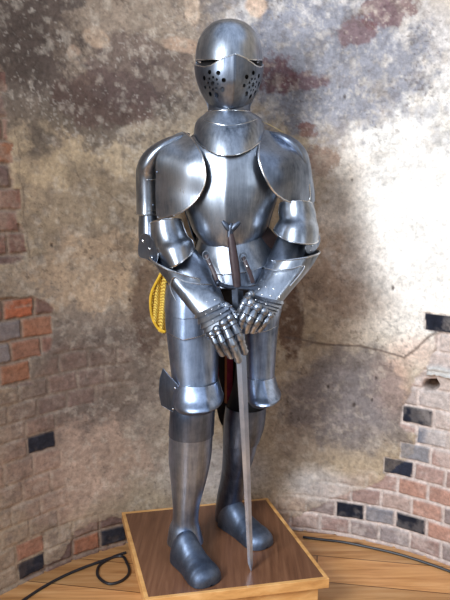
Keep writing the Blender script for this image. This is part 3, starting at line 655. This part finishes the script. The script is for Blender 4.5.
# feet
def foot(heel, toe, prof, name='foot_plate'):
    """prof rows: distance share heel->toe, half width, height"""
    h = G(*heel); t = G(*toe); d = t-h; L = np.linalg.norm(d); d /= L; s = np.array([-d[1], d[0], 0]); rows = []
    Pf = cr(prof, 7); n = 25; T = len(Pf)
    for i, (q, w_, z_) in enumerate(Pf):
        c = h+d*L*q; k = 1+.016*(((i/T)*9) % 1) if .3 < q < .95 else 1
        r_ = []
        for a_ in np.linspace(-100, 100, n):
            aa = math.radians(a_); sx = math.copysign(abs(math.sin(aa))**.85, math.sin(aa)); cz_ = max(math.cos(aa), -.02)
            r_.append(c+s*w_*k*sx*-1+np.array([0, 0, max(.002, z_*k*abs(cz_)**.8 if cz_ > 0 else .002)]))
        rows.append(r_)
    v = np.concatenate(rows); f = grid_faces(len(rows), n)
    f += [(i*n, (i+1)*n, (i+1)*n+n-1, i*n+n-1) for i in range(len(rows)-1)]
    v[:, 2] += .0005
    v2 = np.concatenate([v, [np.mean(rows[0], 0)], [np.mean(rows[-1], 0)]]); a_ = len(v)
    f += [(a_, j+1, j) for j in range(n-1)]+[(a_+1, (len(rows)-1)*n+j, (len(rows)-1)*n+j+1) for j in range(n-1)]
    return mesh(name, v2, f, BOOT, suit, split=50)
prof = [(-.06, .014, .04), (.0, .046, .085), (.14, .053, .115), (.3, .051, .102), (.45, .051, .08), (.62, .055, .064), (.78, .058, .056), (.9, .051, .047), (.975, .032, .034), (1.0, .008, .014)]
foot((181.5, 557), (211.5, 587), prof)
foot((227, 522), (267, 549), prof)

# ---- straps with buckles on the fauld
for pts in ([(206, 255, 2.082), (210, 264, 2.068), (215, 275, 2.05), (219, 287, 2.045)], [(243, 257, 2.075), (247, 266, 2.062), (251, 276, 2.06), (253, 283, 2.06)]):
    q = cr([P(*p) for p in pts], 5); s = tube('buckled_strap', q, .0068, LEATHER, suit, n=8, flat=.3)
    c = P(*pts[0]); ringp = [c+np.array([.011*math.cos(a), -.006, .014*math.sin(a)]) for a in np.linspace(0, 2*math.pi, 14, endpoint=False)]
    tube('buckle', ringp, .0024, STEEL, s, closed=True, n=6)
    c = P(*pts[1])+np.array([0, -.006, 0]); v, f = ball_geo(c, .004, 8, 5); mesh('rivet', v, f, STEEL_BR, s)
# thin gold cord from gorget to shoulder
o = tube('gilt_cord', cr([P(261, 121, 2.2), P(272, 126, 2.19), P(284, 133, 2.18)], 4), .0007, plain('gilt_thread', (150, 130, 80), .4), suit, n=5)

# ------------------------------------------------------------------ sword
tipz = G(251, 571); sw = empty('longsword', (tipz[0], tipz[1], PZ))
tag(sw, 'long steel sword held point down in front of the armour with brown leather grip', 'sword')
def SP(px, py):                         # the sword lies in one plane leaning back onto the chest
    t = (py-570)/(222-570); return P(px, py, tipz[1]+(2.052-tipz[1])*t)
def blade_geo(rows, th):
    v = []; f = []
    for (xl, xr, y, k) in rows:
        a, b = SP(xl, y), SP(xr, y); c = (a+b)/2; v += [a, c+np.array([0, -th*k, 0]), b, c+np.array([0, th*k, 0])]
    f = grid_faces(len(rows), 4, True); f += [(0, 1, 2, 3), tuple(len(v)-4+j for j in (3, 2, 1, 0))]
    return v, f
v, f = blade_geo([(232, 242.5, 289, 1), (233.5, 243.5, 318, 1), (236.5, 246.5, 362, 1), (240, 248.6, 420, .9), (243.5, 250.6, 480, .8), (246.3, 252.3, 535, .7), (247.8, 253, 563, .6), (250.8, 251.6, 571, .1)], .0042)
mesh('blade', v, f, BLADE, sw, smooth=False)
v, f = blade_geo([(231.2, 243, 287, 1.5), (232.9, 244.5, 316, 1.5)], .0055); mesh('ricasso', v, f, IRON, sw, smooth=False, bevel=.001)
grip = cr([(230.5, 234, .009), (231.8, 243, .0125), (234.3, 262, .0145), (236, 275, .014), (237, 287, .0125)], 5)
mesh('grip', *tube_geo([SP(a, b) for a, b, c in grip], [c for a, b, c in grip], n=14, flat=.7), LEATHER, sw)
tube('crossguard', cr([SP(219, 283.5), SP(226, 286.5), SP(237, 288), (SP(250, 288.5)), SP(262, 287)], 5), .0072, IRON, sw, n=10)
for q in ((218, 283), (263, 287)):
    v, f = ball_geo(SP(*q), .0105, 10, 7); mesh('guard_finial', v, f, IRON, sw)
mb = MB()
for pts, rr in (([(230, 237), (230.5, 230), (231, 226), (231, 223)], [.009, .0095, .009, .004]), ([(230.5, 231), (226.5, 226), (222.5, 221)], [.0085, .009, .005]), ([(230.5, 231), (235.5, 226), (240, 222)], [.0085, .009, .005])):
    q = cr([tuple(p)+(r_,) for p, r_ in zip(pts, rr)], 4); mb.add(*tube_geo([SP(a, b) for a, b, c in q], [c for a, b, c in q], n=10, flat=.7))
mb.build('pommel', IRON, sw)

# ------------------------------------------------------------------ yellow sash
def woven_yellow():
    m, nt, b = new_mat('yellow_woven_cloth', .75); L = nt.links.new
    w = N(nt, 'ShaderNodeTexWave', Scale=55.0, Distortion=2.5, Detail=2.0); w.bands_direction = 'DIAGONAL'; L(coords(nt), w.inputs['Vector'])
    r = ramp(nt, w.outputs[0], [(.15, srgb(176, 138, 50)), (.6, srgb(228, 198, 92))]); L(r.outputs[0], b.inputs['Base Color'])
    bp = N(nt, 'ShaderNodeBump', Strength=.6, Distance=.004); L(w.outputs[0], bp.inputs['Height']); L(bp.outputs[0], b.inputs['Normal'])
    return m
YEL = woven_yellow(); YEL2 = plain('yellow_cloth_hem', (214, 172, 44), .6)
sash = empty('yellow_sash', P(158, 332, 2.28)); tag(sash, 'folded yellow woven sash hanging behind the hip of the armour suit', 'sash')
plate('woven_cloth', [(163, 270), (168, 285), (169, 305), (168, 325), (165, 333), (158, 330), (152.5, 318), (150, 303), (151, 293), (156, 282)], [(163, 270, 2.24), (168, 300, 2.25), (151, 300, 2.27), (165, 333, 2.26), (158, 315, 2.25)], YEL, sash, thick=.006, rings=14, m=8, ripple=lambda x, y: .008*math.sin((x-150)*.85+y*.06))
tube('cloth_hem', cr([P(163, 271, 2.235), P(157, 281, 2.24), P(151.5, 293, 2.25), P(150.5, 305, 2.25), P(152.5, 318, 2.25), P(158, 328, 2.25), P(165, 332, 2.25)], 6), .005, YEL2, sash, n=8)

# ------------------------------------------------------------------ cables
def ground(px, py, r=.006): q = G(px, py, r); return q
cb = tube('power_cable', cr([ground(*q) for q in ((6, 613), (25, 599), (45, 586), (68, 574), (96, 563), (120, 556), (127, 563), (129, 573), (121, 581), (108, 583.5), (98, 576), (99, 566), (109, 559), (118, 555), (126, 552.5))], 8), .0055, CABLE, n=8)
tag(cb, 'black cable with a loop on the floor left of the plinth', 'cable')
cb = tube('power_cable', cr([ground(*q) for q in ((303, 537), (322, 539.5), (343, 542), (368, 547), (398, 554), (425, 562.5), (450, 571.5), (470, 581))], 8), .0055, CABLE, n=8)
tag(cb, 'black cable running along the wall base right of the plinth', 'cable')

# ------------------------------------------------------------------ light
w = bpy.data.worlds.new('tower_light'); bpy.context.scene.world = w; w.use_nodes = True; nt = w.node_tree
bg = nt.nodes['Background']; tc = nt.nodes.new('ShaderNodeTexCoord'); sx = nt.nodes.new('ShaderNodeSeparateXYZ'); nt.links.new(tc.outputs['Generated'], sx.inputs[0])
mr = N(nt, 'ShaderNodeMapRange'); nt.links.new(sx.outputs[2], mr.inputs[0]); mr.inputs[1].default_value = -1; mr.inputs[2].default_value = 1
nz = N(nt, 'ShaderNodeTexNoise', Scale=2.2, Detail=3.0); nt.links.new(tc.outputs['Generated'], nz.inputs['Vector'])
ad = N(nt, 'ShaderNodeMath', operation='MULTIPLY_ADD'); nt.links.new(nz.outputs[0], ad.inputs[0]); ad.inputs[1].default_value = .25; nt.links.new(mr.outputs[0], ad.inputs[2])
rp = ramp(nt, ad.outputs[0], [(.3, (.07, .06, .052)), (.52, (.10, .10, .105)), (.68, (.40, .44, .50)), (.95, (.66, .77, .96))])
nt.links.new(rp.outputs[0], bg.inputs[0]); bg.inputs[1].default_value = 1.15
def area(name, loc, target, size, power, color):
    l = bpy.data.lights.new(name, 'AREA'); l.shape = 'RECTANGLE'; l.size, l.size_y = size; l.energy = power; l.color = color
    o = bpy.data.objects.new(name, l); C.objects.link(o); o.location = loc
    o.rotation_euler = (Vector(target)-Vector(loc)).to_track_quat('-Z', 'Y').to_euler(); return o
area('window_light', (-1.5, -.2, 2.3), (.8, 2.3, 1.15), (.8, 1.4), 135, (.92, .96, 1.0))
area('right_fill_light', (1.9, -.5, 1.9), (0, 2.3, 1.0), (.4, 1.1), 8, (.85, .93, 1.0))  # weak added source out of view, gives the right-hand plates highlights
sc = bpy.context.scene
sc.view_settings.view_transform = 'Standard'; sc.view_settings.look = 'None'; sc.view_settings.exposure = 0
